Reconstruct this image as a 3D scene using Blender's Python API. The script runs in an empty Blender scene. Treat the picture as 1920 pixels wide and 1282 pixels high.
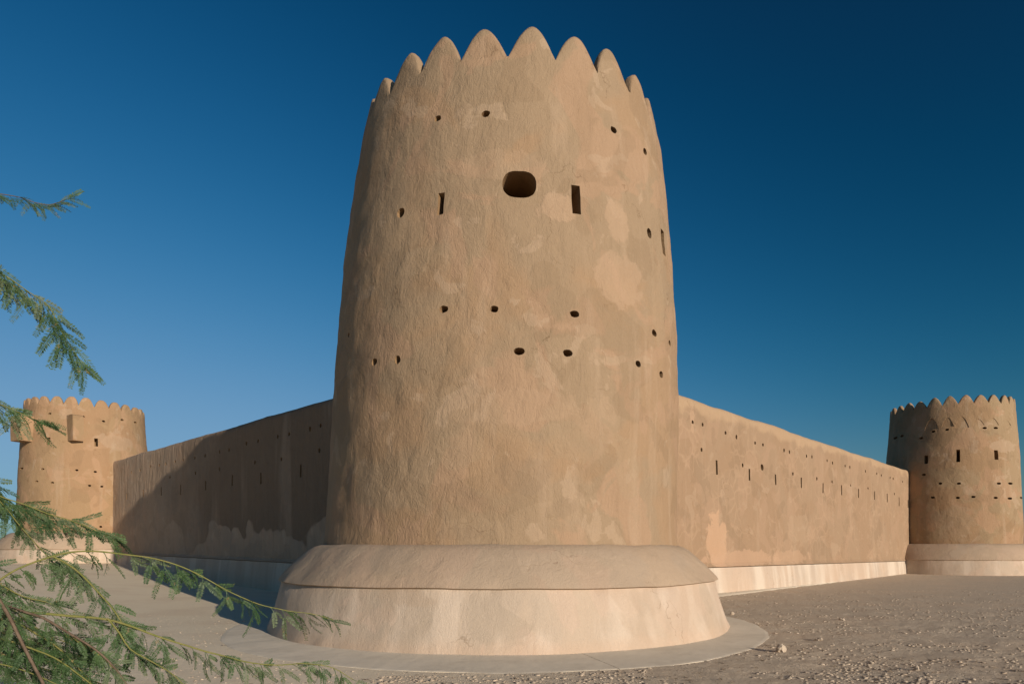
import bpy, bmesh, math, random
import numpy as np
from mathutils import Vector, Matrix, noise
from math import radians as R, sin, cos, tan, pi, sqrt, atan2

sc = bpy.context.scene
# ------------------------------------------------------------------ camera
U = 1.6            # eye height, the unit everything below is laid out in
F = 1249.0         # focal length in photo pixels (1920 wide)
HY = 1029.0        # image row of the horizon
SUN_AZ = 38.3      # sun azimuth, from -Y (towards the camera) towards +X
SUN_EL = 13.0
cam = bpy.data.cameras.new('camera')
cam_o = bpy.data.objects.new('camera', cam)
sc.collection.objects.link(cam_o)
cam_o.location = (0, 0, U)
cam_o.rotation_euler = (R(90), 0, 0)
cam.sensor_width = 36
cam.lens = 36 * F / 1920
cam.shift_y = (HY - 641) / 1920
cam.clip_start = 0.05
cam.clip_end = 5000
sc.camera = cam_o

# ------------------------------------------------------------------ world
SKY_STRENGTH = 0.085
world = bpy.data.worlds.new("World")
sc.world = world
world.use_nodes = True
wn = world.node_tree
wn.nodes.clear()
def wnode(t, **k):
    n = wn.nodes.new(t)
    for a, b in k.items(): setattr(n, a, b)
    return n
sunv = Vector((sin(R(SUN_AZ)) * cos(R(SUN_EL)), -cos(R(SUN_AZ)) * cos(R(SUN_EL)), sin(R(SUN_EL))))
sky = wnode('ShaderNodeTexSky', sky_type='NISHITA', sun_disc=False)
sky.sun_elevation = R(SUN_EL)
sky.sun_rotation = atan2(sunv.x, sunv.y)
sky.air_density = 1.0
sky.dust_density = 0.6
sky.ozone_density = 3.0
# polarised skylight: darkest at right angles to the sun
tc = wnode('ShaderNodeTexCoord')
dot = wnode('ShaderNodeVectorMath', operation='DOT_PRODUCT')
dot.inputs[1].default_value = sunv
wn.links.new(tc.outputs['Generated'], dot.inputs[0])
def wmath(op, a, b=None):
    n = wnode('ShaderNodeMath', operation=op)
    for i, v in enumerate((a, b)):
        if v is None: continue
        if isinstance(v, (int, float)): n.inputs[i].default_value = v
        else: wn.links.new(v, n.inputs[i])
    return n.outputs[0]
c2 = wmath('MULTIPLY', dot.outputs['Value'], dot.outputs['Value'])
pol = wmath('DIVIDE', wmath('SUBTRACT', 1.0, c2), wmath('ADD', 1.0, c2))
fac = wmath('SUBTRACT', 1.0, wmath('MULTIPLY', pol, 0.30))
scl = wnode('ShaderNodeVectorMath', operation='SCALE')
wn.links.new(sky.outputs[0], scl.inputs[0])
wn.links.new(fac, scl.inputs['Scale'])
# the photograph's steep, saturated rendering of the blue: one tone curve per channel
sp_ = wnode('ShaderNodeSeparateColor'); cb_ = wnode('ShaderNodeCombineColor')
wn.links.new(scl.outputs[0], sp_.inputs[0])
K = 1 / SKY_STRENGTH
def curve(x, p, A, B, C):
    xp = wmath('POWER', x, p)
    f_ = wmath('DIVIDE', wmath('MULTIPLY', xp, A * K), wmath('ADD', wmath('MULTIPLY', xp, B), 1.0))
    return wmath('ADD', f_, wmath('MULTIPLY', wmath('MAXIMUM', wmath('SUBTRACT', x, 2.2), 0.0), C * K))
r0_ = wmath('MULTIPLY', sp_.outputs[0], SKY_STRENGTH)
rx_ = wmath('POWER', wmath('DIVIDE', r0_, 0.137), 3.4)
r1_ = wmath('DIVIDE', wmath('MULTIPLY', rx_, 0.128 * K), wmath('ADD', wmath('MULTIPLY', rx_, 0.60), 1.0))
rr_ = wmath('MAXIMUM', wmath('ADD', r1_, wmath('MULTIPLY', wmath('MAXIMUM', wmath('SUBTRACT', r0_, 0.42), 0.0), K)), 0.002 * K)
gg_ = curve(wmath('MULTIPLY', sp_.outputs[1], SKY_STRENGTH / 0.263), 2.0, .54, 1.15, .25)
bb_ = curve(wmath('MULTIPLY', sp_.outputs[2], SKY_STRENGTH / 0.42), 2.1, 1.24, 1.72, .3)
gg_ = wmath('MINIMUM', gg_, wmath('ADD', wmath('MULTIPLY', bb_, .86), wmath('MULTIPLY', rr_, .45)))
bb_ = wmath('MAXIMUM', bb_, wmath('MULTIPLY', gg_, 1.12))
rr_ = wmath('MINIMUM', rr_, wmath('MULTIPLY', gg_, .88))
for i_, v_ in enumerate((rr_, gg_, bb_)):
    wn.links.new(wmath('MINIMUM', v_, 3.0 * K), cb_.inputs[i_])
bg = wnode('ShaderNodeBackground'); bg.inputs[1].default_value = SKY_STRENGTH
wn.links.new(cb_.outputs[0], bg.inputs[0])
wo = wnode('ShaderNodeOutputWorld')
wn.links.new(bg.outputs[0], wo.inputs[0])

sun = bpy.data.lights.new('sun', 'SUN')
sun.energy = 4.9
sun.angle = R(0.5)
sun.color = (1.0, 0.86, 0.70)
sun_o = bpy.data.objects.new('sun', sun)
sc.collection.objects.link(sun_o)
sun_o.location = (30, -40, 30)
sun_o.rotation_euler = (-sunv).to_track_quat('-Z', 'Y').to_euler()

sc.view_settings.view_transform = 'Standard'
sc.view_settings.look = 'None'
sc.view_settings.gamma = 1
sc.view_settings.exposure = 0
sc.view_settings.use_curve_mapping = False

# ------------------------------------------------------------------ helpers
col = sc.collection
def tag(o, label=None, cat=None, group=None, kind=None):
    if label: o['label'] = label
    if cat: o['category'] = cat
    if group: o['group'] = group
    if kind: o['kind'] = kind
    return o
def empty(name, loc=(0, 0, 0)):
    o = bpy.data.objects.new(name, None)
    o.empty_display_size = 0.3
    o.location = loc
    col.objects.link(o)
    return o
def link_mesh(name, me, parent=None, smooth=True):
    o = bpy.data.objects.new(name, me)
    col.objects.link(o)
    if smooth and len(me.polygons):
        me.polygons.foreach_set('use_smooth', [True] * len(me.polygons))
    if parent:
        o.parent = parent
        o.matrix_parent_inverse = Matrix.Translation(-Vector(parent.location))
    return o
def mesh_from(verts, faces, mat=None, name='mesh'):
    me = bpy.data.meshes.new(name)
    me.from_pydata([tuple(v) for v in verts], [], faces)
    me.update()
    if mat: me.materials.append(mat)
    return me
def fnoise(p, s, oct=3):
    return noise.fractal(Vector(p) * s, 1.0, 2.0, oct)
def lerp_list(tbl, z):
    if z <= tbl[0][0]: return tbl[0][1]
    for (z0, a), (z1, b) in zip(tbl, tbl[1:]):
        if z <= z1: return a + (b - a) * (z - z0) / (z1 - z0)
    return tbl[-1][1]
def ray(px, py):
    return Vector(((px - 960) / F, 1.0, (HY - py) / F))
EYE = Vector((0, 0, U))

# ------------------------------------------------------------------ materials
class MB:
    """small node-tree builder"""
    def __init__(s, name):
        s.m = bpy.data.materials.new(name); s.m.use_nodes = True
        s.t = s.m.node_tree; s.t.nodes.clear()
        s.out = s.n('ShaderNodeOutputMaterial'); s.b = s.n('ShaderNodeBsdfPrincipled')
        s.t.links.new(s.b.outputs[0], s.out.inputs[0])
        s.b.inputs['Roughness'].default_value = 0.95
        s.b.inputs['Specular IOR Level'].default_value = 0.15
        g = s.n('ShaderNodeNewGeometry'); s.pos = g.outputs['Position']
    def n(s, t, **k):
        n = s.t.nodes.new(t)
        for a, b in k.items(): setattr(n, a, b)
        return n
    def put(s, v, sock):
        if hasattr(v, 'links') or isinstance(v, bpy.types.NodeSocket): s.t.links.new(v, sock)
        else: sock.default_value = v
    def math(s, op, a, b=0.0, c=None):
        n = s.n('ShaderNodeMath', operation=op)
        s.put(a, n.inputs[0]); s.put(b, n.inputs[1])
        if c is not None: s.put(c, n.inputs[2])
        return n.outputs[0]
    def vmath(s, op, a, b):
        n = s.n('ShaderNodeVectorMath', operation=op)
        s.put(a, n.inputs[0]); s.put(b, n.inputs[1])
        return n.outputs[0]
    def noise(s, scale, detail=4, rough=0.55, vec=None, stretch=None, dist=0.0, off=(0, 0, 0)):
        v = vec or s.pos
        if stretch or off != (0, 0, 0):
            mp = s.n('ShaderNodeMapping')
            mp.inputs['Scale'].default_value = stretch or (1, 1, 1)
            mp.inputs['Location'].default_value = off
            s.put(v, mp.inputs[0]); v = mp.outputs[0]
        t = s.n('ShaderNodeTexNoise')
        s.put(v, t.inputs['Vector'])
        t.inputs['Scale'].default_value = scale; t.inputs['Detail'].default_value = detail
        t.inputs['Roughness'].default_value = rough; t.inputs['Distortion'].default_value = dist
        return t.outputs[0]
    def ramp(s, v, lo, hi):
        n = s.n('ShaderNodeMapRange', interpolation_type='SMOOTHSTEP')
        s.put(v, n.inputs[0]); n.inputs[1].default_value = lo; n.inputs[2].default_value = hi
        return n.outputs[0]
    def mix(s, f, a, b, blend='MIX'):
        n = s.n('ShaderNodeMix', data_type='RGBA', blend_type=blend)
        s.put(f, n.inputs[0])
        for v, i in ((a, 6), (b, 7)):
            if isinstance(v, tuple) and len(v) == 3: v = v + (1,)
            s.put(v, n.inputs[i])
        return n.outputs[2]
    def sep(s):
        n = s.n('ShaderNodeSeparateXYZ'); s.put(s.pos, n.inputs[0]); return n.outputs
    def blob(s, c, rad, soft=0.10, wob=0.62):
        """mask around a spot of the wall, with an uneven edge"""
        d = s.vmath('SUBTRACT', s.pos, tuple(c))
        d = s.vmath('DIVIDE', d, tuple(rad))
        n = s.n('ShaderNodeVectorMath', operation='LENGTH'); s.put(d, n.inputs[0])
        l = s.math('ADD', n.outputs['Value'], s.math('MULTIPLY', s.math('SUBTRACT', s.noise(1.5, 5, .62, dist=.8), 0.5), wob * 3.4))
        return s.ramp(s.math('MULTIPLY', l, -1.0), -1.0 - soft, -1.0 + soft)
    def bump(s, h, dist, strength=1.0, normal=None):
        n = s.n('ShaderNodeBump')
        n.inputs['Strength'].default_value = strength; n.inputs['Distance'].default_value = dist
        s.put(h, n.inputs['Height'])
        if normal: s.put(normal, n.inputs['Normal'])
        return n.outputs[0]

ALB = .72
def s_pos(m, off): return m.vmath('ADD', m.pos, (off, 0.0, off))
def plaster(name, base, grey, pink, light, patches=(), rough_relief=1.0, vert=0.0, extra=None, off=0.0, contrast=1.0):
    m = MB(name)
    base, grey, pink, light = [tuple(v * ALB for v in q) for q in (base, grey, pink, light)]
    o = (off, off * .7, off * .3)
    n1 = m.noise(0.42, 4, 0.5, off=o, dist=0.6)
    n2 = m.noise(0.75, 4, 0.5, off=(7 + off, 3, 1), dist=0.9)
    n3 = m.noise(1.3, 5, 0.55, off=(2, 9 + off, 4), dist=0.5)
    c = m.mix(m.ramp(n1, .44, .54), base, grey)
    c = m.mix(m.math('MULTIPLY', m.ramp(n2, .53, .58), .75 * contrast), c, pink)
    c = m.mix(m.math('MULTIPLY', m.ramp(n3, .60, .63), .45 * contrast), c, light)
    # darker hand-spread patches with fairly crisp edges
    n4 = m.noise(0.9, 3, 0.45, off=(13, off, 8), dist=0.4)
    c = m.mix(m.math('MULTIPLY', m.ramp(n4, .565, .59), .32 * contrast), c, (base[0] * .72, base[1] * .74, base[2] * .74))
    # vertical runs
    st = m.noise(1.0, 4, 0.6, stretch=(2.4, 2.4, .28), off=(off, 0, 0))
    c = m.mix(m.math('MULTIPLY', m.ramp(st, .56, .72), .35 * contrast), c, light)
    c = m.mix(m.math('MULTIPLY', m.ramp(st, .44, .30), .30 * contrast), c, (base[0] * .8, base[1] * .8, base[2] * .8))
    thick = None
    for (cen, rad, colr, amt) in patches:
        bl = m.math('MULTIPLY', m.blob(cen, rad), amt)
        c = m.mix(m.math('MULTIPLY', bl, .85), c, tuple(v * ALB for v in colr))
        thick = bl if thick is None else m.math('MAXIMUM', thick, bl)
    n4b = m.ramp(m.noise(0.9, 3, 0.45, off=(13, off, 8), dist=0.4), .565, .58)
    thick = m.math('MULTIPLY', n4b, .2) if thick is None else m.math('ADD', thick, m.math('MULTIPLY', n4b, .35))
    if extra: c = extra(m, c)
    # fine grain, pits
    g = m.noise(22, 5, 0.7)
    c = m.mix(m.math('MULTIPLY', m.ramp(g, .3, .75), .22), c, (1.25, 1.22, 1.18), 'MULTIPLY')
    g2 = m.noise(60, 3, 0.7)
    c = m.mix(m.math('MULTIPLY', m.ramp(g2, .62, .76), .35), c, (.55, .5, .45), 'MULTIPLY')
    cv = m.n('ShaderNodeTexVoronoi', feature='DISTANCE_TO_EDGE'); cv.inputs['Scale'].default_value = .8
    cn = m.n('ShaderNodeTexNoise'); cn.inputs['Scale'].default_value = 2.5; cn.inputs['Detail'].default_value = 5; m.put(s_pos(m, off), cn.inputs['Vector'])
    cs_ = m.n('ShaderNodeVectorMath', operation='SCALE'); m.put(cn.outputs[1], cs_.inputs[0]); cs_.inputs['Scale'].default_value = .8
    m.put(m.vmath('ADD', m.pos, cs_.outputs[0]), cv.inputs['Vector'])
    crack = m.math('MULTIPLY', m.ramp(cv.outputs[0], .010, .0), m.ramp(m.noise(.9, 3, .5, off=(31, 7, 2)), .56, .66))
    c = m.mix(m.math('MULTIPLY', crack, .55), c, (.5, .45, .4), 'MULTIPLY')
    m.put(c, m.b.inputs['Base Color'])
    # relief: trowel waves, ridges, grit
    h1 = m.noise(2.2, 4, 0.55, stretch=(1, 1, .7), dist=.5)
    h2 = m.noise(6.0, 6, 0.66, dist=.35, off=(3, 1, 5))
    h3 = m.noise(38, 5, 0.7)
    rg = m.math('ABSOLUTE', m.math('SUBTRACT', m.noise(4.2, 4, .55, stretch=(1.3, 1.3, .45), dist=1.6, off=(1, 8, 2)), .5))
    rg = m.ramp(rg, 0.0, .06)
    nr = m.bump(h1, .045 * rough_relief)
    nr = m.bump(thick, .006, 1, nr)
    nr = m.bump(h2, .011 * rough_relief, 1, nr)
    nr = m.bump(rg, .0025 * rough_relief, 1, nr)
    if vert: nr = m.bump(m.noise(1.0, 5, .6, stretch=(3.2, 3.2, .45), dist=.7, off=(5, 5, 0)), vert, 1, nr)
    nr = m.bump(h3, .006, 1, nr)
    m.put(nr, m.b.inputs['Normal'])
    return m.m

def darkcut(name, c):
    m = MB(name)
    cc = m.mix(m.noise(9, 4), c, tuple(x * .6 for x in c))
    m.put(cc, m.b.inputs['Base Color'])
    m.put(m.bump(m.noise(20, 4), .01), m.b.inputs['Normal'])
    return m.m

# ------------------------------------------------------------------ ground relief
def ground_z(x, y):
    """height of the sand: a drift rising towards the left hand tower"""
    t = min(max((-x / U - 4.6) / 11.0, 0), 1); t = t * t * (3 - 2 * t)
    z = 0.50 * U * t
    s = min(max((y / U - 15) / 10.0, 0), 1) * min(max((x / U - 6) / 8, 0), 1)
    z += 0.10 * U * s
    r = sqrt(x * x + y * y)
    far = min(max((r - 60) / 120, 0), 1)
    return z * (1 - far)

# ------------------------------------------------------------------ boolean cutting
def outline_round(n, w, h, rnd, sq=2.0, jit=.09):
    pts = []
    for i in range(n):
        a = 2 * pi * i / n
        k = 1 + rnd.uniform(-jit, jit)
        ca, sa = cos(a), sin(a)
        pts.append((w / 2 * k * math.copysign(abs(ca) ** (2 / sq), ca), h / 2 * k * math.copysign(abs(sa) ** (2 / sq), sa)))
    return pts
def outline_slit(w, h, rnd):
    j = lambda: rnd.uniform(-.06, .06) * w
    return [(-w/2 + j(), -h/2), (w/2 + j(), -h/2 + j()), (w/2 + j(), 0), (w/2 + j(), h/2 + j()), (-w/2 + j(), h/2), (-w/2 + j(), 0)]

def cut_openings(me, cuts, parent, mats, name):
    """me: closed solid mesh, cuts: list of (kind, point, normal, outline, depth, taper, drop).
    Cuts real recesses; every recess lining becomes a part of its own."""
    verts, faces = [], []
    for (kind, p, n, outl, depth, taper, drop) in cuts:
        n = Vector((n[0], n[1], 0)).normalized()
        t = Vector((0, 0, 1)).cross(n)
        b = len(verts); k = len(outl)
        for d, s, dz in ((0.25, 1.0, 0), (-min(.04, depth * .4), 0.5 + 0.5 * taper if depth < .1 else 0.93, 0), (-depth, taper, drop)):
            for (u, v) in outl:
                verts.append(p + n * d + t * (u * s) + Vector((0, 0, v * s + dz)))
        faces.append([b + i for i in range(k)])
        for r_ in range(2):
            for i in range(k):
                a0 = b + r_ * k + i; a1 = b + r_ * k + (i + 1) % k
                faces.append([a0, a0 + k, a1 + k, a1])
        faces.append([b + 2 * k + i for i in reversed(range(k))])
    cm = mesh_from(verts, faces)
    bmx = bmesh.new(); bmx.from_mesh(cm)
    bmesh.ops.recalc_face_normals(bmx, faces=bmx.faces[:]); bmx.to_mesh(cm); bmx.free()
    cm.materials.append(mats[0]); cm.materials.append(mats[1])
    cm.polygons.foreach_set('material_index', [1] * len(cm.polygons))
    co = bpy.data.objects.new('cutter', cm); col.objects.link(co)
    me.materials.clear(); me.materials.append(mats[0]); me.materials.append(mats[1])
    o = bpy.data.objects.new('solid', me); col.objects.link(o)
    md = o.modifiers.new('b', 'BOOLEAN'); md.operation = 'DIFFERENCE'; md.solver = 'EXACT'; md.object = co
    bpy.context.view_layer.update()
    dg = bpy.context.evaluated_depsgraph_get()
    res = bpy.data.meshes.new_from_object(o.evaluated_get(dg))
    if len(res.vertices) < .9 * len(me.vertices):
        print('cut retried', name)
        md.use_self = True; bpy.context.view_layer.update()
        res = bpy.data.meshes.new_from_object(o.evaluated_get(bpy.context.evaluated_depsgraph_get()))
    assert len(res.vertices) > .9 * len(me.vertices), name
    bpy.data.objects.remove(o); bpy.data.objects.remove(co)
    bm = bmesh.new(); bm.from_mesh(res)
    inner = [f for f in bm.faces if f.material_index == 1]
    seen = set()
    iset = set(inner)
    groups = []
    for f in inner:
        if f in seen: continue
        st = [f]; seen.add(f); g = []
        while st:
            q = st.pop(); g.append(q)
            for e in q.edges:
                for w in e.link_faces:
                    if w in iset and w not in seen: seen.add(w); st.append(w)
        groups.append(g)
    for g in groups:
        vs = {}; vl = []; fl = []
        for f in g:
            idx = []
            for v in f.verts:
                if v not in vs: vs[v] = len(vl); vl.append(v.co.copy())
                idx.append(vs[v])
            fl.append(idx)
        c = sum(vl, Vector()) / len(vl)
        kind = min(cuts, key=lambda q: (q[1] - c).length)[0]
        link_mesh(kind, mesh_from(vl, fl, mats[0] if kind == 'blind_arch' else mats[1], kind), parent, smooth=False)
    bmesh.ops.delete(bm, geom=inner, context='FACES')
    out = bpy.data.meshes.new(name); bm.to_mesh(out); bm.free()
    out.materials.clear(); out.materials.append(mats[0])
    return link_mesh(name, out, parent)

# ------------------------------------------------------------------ towers
def tower_hit(px, py, T):
    """point where the view line meets the shaft"""
    d = ray(px, py)
    t = (T['c'][1] - 4.2) * U if T['c'][1] < 15 else (T['c'][1] - 4) * U
    for i in range(4000):
        p = EYE + d * t
        z = p.z / U
        cx, cy = T['cx'](z), T['c'][1]
        if (p.x / U - cx) ** 2 + (p.y / U - cy) ** 2 <= lerp_list(T['prof'], z) ** 2: break
        t += 0.004 * U
    n = Vector((p.x - cx * U, p.y - cy * U, 0)).normalized()
    return p, n, t
def wob(T, a, z):
    """unevenness of the plaster surface (metres)"""
    p = (cos(a) * 3 + T['seed'], sin(a) * 3, z)
    s = T.get('rough', 1.0)
    return s * (0.030 * fnoise(p, .9, 3) + 0.011 * fnoise(p, 3.0, 3))

def surf(T, a, z, inset=0.0):
    """a: azimuth from -Y towards +X, z in units"""
    r = lerp_list(T['prof'], z) * U + wob(T, a, z * U) - inset
    return Vector((T['cx'](z) * U + r * sin(a), T['c'][1] * U - r * cos(a), z * U))

def build_tower(T):
    base_z = T['z0'] * U
    root = empty(T['name'], (T['c'][0] * U, T['c'][1] * U, base_z))
    tag(root, T['label'], 'tower', 'round corner towers of the fort')
    # shaft: closed solid with a sunken roof behind the parapet
    N = T['seg']
    zs = list(np.linspace(T['zfoot'], T['ztop'], T['rings']))
    rings = []
    for z in zs: rings.append([surf(T, 2 * pi * i / N, z) for i in range(N)])
    tp = T['thick'] * U
    rings.append([surf(T, 2 * pi * i / N, T['ztop'], tp) for i in range(N)])
    rings.append([surf(T, 2 * pi * i / N, T['ztop'] - .75, tp) for i in range(N)])
    verts = [v for r_ in rings for v in r_]; faces = []
    for k in range(len(rings) - 1):
        for i in range(N):
            j = (i + 1) % N
            faces.append([k * N + i, k * N + j, (k + 1) * N + j, (k + 1) * N + i])
    faces.append([i for i in reversed(range(N))])
    faces.append([(len(rings) - 1) * N + i for i in range(N)])
    me = mesh_from(verts, faces)
    rnd = random.Random(T['seed'])
    cuts = []
    for h in T['holes']:
        kind, px, py, w, hh = h
        p, n, t = tower_hit(px, py, T)
        view = Vector((p.x, p.y, 0)).normalized()
        cs = max(.28, abs(view.dot(n)))
        W = w / F * t / cs; H = hh / F * t
        if kind == 'arrow_slit': cuts.append((kind, p, n, outline_slit(W, H, rnd), .62, .72, -.05))
        elif kind == 'blind_arch': cuts.append((kind, p, n, [(W / 2 * u, -H / 2 + H * (1 - abs(u) ** 1.8)) for u in [1 - i / 9 for i in range(19)]], .030, .975, .0))
        elif kind == 'window_opening': cuts.append((kind, p, n, outline_round(40, W, H, random.Random(9), 2.5, .008), 1.3, .93, .04))
        else: cuts.append(('drain_hole', p, n, outline_round(11, W, H, rnd, 2.2), .45, .75, -.03))
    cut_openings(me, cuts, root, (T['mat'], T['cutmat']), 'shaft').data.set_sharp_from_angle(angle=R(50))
    # merlons
    M = T['merlons']; zt = T['ztop']; mh = T['mh']
    for k in range(M):
        am = R(T['phase']) + 2 * pi * k / M
        rr = random.Random(T['seed'] * 100 + k)
        half = pi / M * rr.uniform(.95, .985); hk = mh * rr.uniform(.91, 1.06); am += R(rr.uniform(-.35, .35)); pw = T['mp'] * rr.uniform(.93, 1.08)
        sk = rr.uniform(-.10, .10)
        nc = 18; V = []; Fc = []
        for i in range(nc + 1):
            u = -1 + 2 * i / nc
            a = am + u * half
            uu = min(1, max(-1, u + sk * (1 - u * u)))
            h = max(hk * (1 - .78 * abs(uu) ** pw - .22 * abs(uu) ** (pw + 2.8)) * (1 - .05 * (1 - abs(uu)) ** 5), .0) + .012
            rd = min(.05, h * .45)
            sec = [(0, 0), (0, (h - rd) * .5), (0.004, h - rd), (rd * .30, h - rd * .25), (rd * .9, h), (T['thick'] - .06 - rd * .9, h), (T['thick'] - .06 - rd * .3, h - rd * .25), (T['thick'] - .06, h - rd), (T['thick'] - .02, 0)]
            for (ins, dz) in sec:
                V.append(surf(T, a, zt + dz, ins * U))
        q = len(sec)
        for i in range(nc):
            for j in range(q - 1):
                a0 = i * q + j
                Fc.append([a0, a0 + q, a0 + q + 1, a0 + 1])
        Fc.append(list(range(q))); Fc.append([nc * q + j for j in reversed(range(q))])
        mm = mesh_from(V, Fc, T['mat'], 'merlon')
        link_mesh('merlon', mm, root)
        mm.set_sharp_from_angle(angle=R(50))
    # plinth: battered drum below a lip, domed weathering above it
    P = T['plinth']
    N2 = T['seg']
    def sweep(name, pts, mat, closed_top=False):
        V = []; Fc = []
        for (r_, z) in pts:
            for i in range(N2):
                a = 2 * pi * i / N2
                ww = 1.3 * wob(T, a, z * U * 2.2)
                jit = .010 * fnoise((cos(a) * 9, sin(a) * 9, z * 4), 1.5, 2)
                rad = r_ * U + ww + jit
                V.append(Vector((T['cx'](0) * U + rad * sin(a), T['c'][1] * U - rad * cos(a), z * U + .5 * ww)))
        for k in range(len(pts) - 1):
            for i in range(N2):
                j = (i + 1) % N2
                Fc.append([k * N2 + i, k * N2 + j, (k + 1) * N2 + j, (k + 1) * N2 + i])
        mm = mesh_from(V, Fc, mat, name)
        o = link_mesh(name, mm, root)
        mm.set_sharp_from_angle(angle=R(45))
        return o
    sweep('plinth', P['drum'], T['pmat'])
    sweep('plinth_shoulder', P['shoulder'], T['smat'])
    return root

# colours
BASE = (.425, .287, .174); GREY = (.395, .285, .182); PINK = (.465, .308, .196); LIGHT = (.54, .395, .27)
PL_B = (.56, .42, .31)
def spots(T, lst):
    out = []
    for (px, py, w, h, c, amt) in lst:
        p, n, t = tower_hit(px, py, T)
        rx = w / F * t / 2; rz = h / F * t / 2
        out.append((p, (rx, rx * 1.6, rz), c, amt))
    return out

MAIN = dict(name='fort_tower', seed=3, c=(-.07, 9.3), cx=lambda z: lerp_list([(0, -.18), (1.1, -.15), (3, -.075), (6.8, -.01)], z),
    prof=[(0, 2.42), (.95, 2.40), (1.3, 2.365), (2, 2.35), (3, 2.335), (4, 2.28), (4.7, 2.22), (5.45, 2.15), (6.2, 2.05), (6.42, 2.005), (6.8, 1.93)],
    z0=0, zfoot=.5, ztop=6.385, thick=.20, seg=240, rings=110, merlons=24, phase=-8.2, mh=.415, mp=1.45, rough=1.0,
    label='big round tower nearest the camera on a broad plinth, with one large rounded window',
    holes=[('h', 821, 223, 14, 14), ('h', 911, 214, 17, 14), ('h', 1149, 245, 12, 13), ('h', 1208, 285, 7, 13),
           ('h', 752, 399, 14, 20), ('h', 1217, 438, 9, 20), ('h', 831, 579, 17, 15), ('h', 927, 579, 17, 14),
           ('h', 1077, 589, 19, 14), ('h', 974, 658, 22, 15), ('h', 1064, 662, 19, 15), ('h', 704, 679, 11, 14),
           ('h', 747, 675, 11, 18), ('h', 1225, 625, 10, 14), ('h', 1197, 682, 11, 14), ('h', 1240, 702, 7, 14),
           ('h', 1256, 643, 4, 11), ('h', 653, 628, 3, 9),
           ('arrow_slit', 826, 381, 13, 46), ('arrow_slit', 1080, 375, 17, 58), ('arrow_slit', 1243, 455, 6, 50),
           ('window_opening', 974, 345, 68, 58)],
    plinth=dict(drum=[(3.075, -.12), (3.06, .0), (2.985, .2), (2.93, .42), (2.865, .63), (2.80, .66)],
                shoulder=[(2.80, .612), (2.885, .606), (2.91, .617), (2.89, .645), (2.825, .72), (2.745, .81), (2.655, .897), (2.56, .975), (2.485, 1.02), (2.42, 1.045), (2.34, 1.057), (2.25, 1.06)]))
RIGHT = dict(name='fort_tower', seed=5, c=(17.1, 26.0), cx=lambda z: 17.1,
    prof=[(0, 2.30), (2, 2.27), (3, 2.235), (4.4, 2.18), (5.5, 2.10), (6.6, 2.03)],
    z0=0, zfoot=.5, ztop=6.25, thick=.20, seg=128, rings=60, merlons=26, phase=-33.3, mh=.335, mp=1.35,
    label='round tower at the right edge of the photo, with blind arches below its pointed battlements',
    holes=[('h', x, y, 7, 4.5) for x, y in ((1678.5, 821), (1691, 817), (1727, 821), (1750, 808.6), (1776, 805), (1846.5, 802), (1867, 802),
           (1732, 889.5), (1763, 906), (1798, 906), (1873, 906), (1895, 906), (1749, 932.4), (1796, 932.7), (1825, 931), (1867, 932.7), (1893.6, 934), (1915, 933))] +
          [('blind_arch', x, y, w, h) for x, y, w, h in ((1747, 794.5, 23, 21), (1777, 791, 20, 18), (1803, 791, 24, 22), (1834, 791, 20, 12), (1862, 790, 18, 13), (1886, 790, 15, 13))] + [('arrow_slit', 1736.6, 861, 6, 17), ('arrow_slit', 1797, 854, 6.5, 25), ('arrow_slit', 1868, 852.4, 6, 19)],
    plinth=dict(drum=[(2.98, -.2), (2.93, .3), (2.88, .61), (2.83, .64)],
                shoulder=[(2.83, .60), (2.89, .60), (2.91, .62), (2.82, .78), (2.68, .98), (2.50, 1.14), (2.38, 1.19), (2.2, 1.2)]))
LEFT = dict(name='fort_tower', seed=8, c=(-16.8, 26.3), cx=lambda z: -16.8,
    prof=[(0, 2.30), (2, 2.25), (3, 2.22), (4.4, 2.16), (5.5, 2.07), (6.6, 2.0)],
    z0=.4, zfoot=.8, ztop=6.28, thick=.20, seg=128, rings=60, merlons=26, phase=32.6, mh=.30, mp=2.1,
    label='round tower at the left edge, with box shaped projections under its battlements',
    holes=[('h', x, y, 5.5, 4) for x, y in ((93, 775), (156, 781), (194, 789.5), (229, 787), (254, 792), (40, 878), (80, 879), (144, 881), (178.5, 884),
           (69, 902), (98.7, 904.6), (168, 910), (191, 911.7), (189, 987))] +
          [('arrow_slit', 91, 827, 5, 15), ('arrow_slit', 180, 829, 6, 16)],
    plinth=dict(drum=[(3.0, .1), (2.95, .5), (2.90, .98), (2.85, 1.01)],
                shoulder=[(2.85, .98), (2.91, .98), (2.93, 1.0), (2.84, 1.18), (2.68, 1.4), (2.50, 1.55), (2.38, 1.6), (2.2, 1.61)]))

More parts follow.
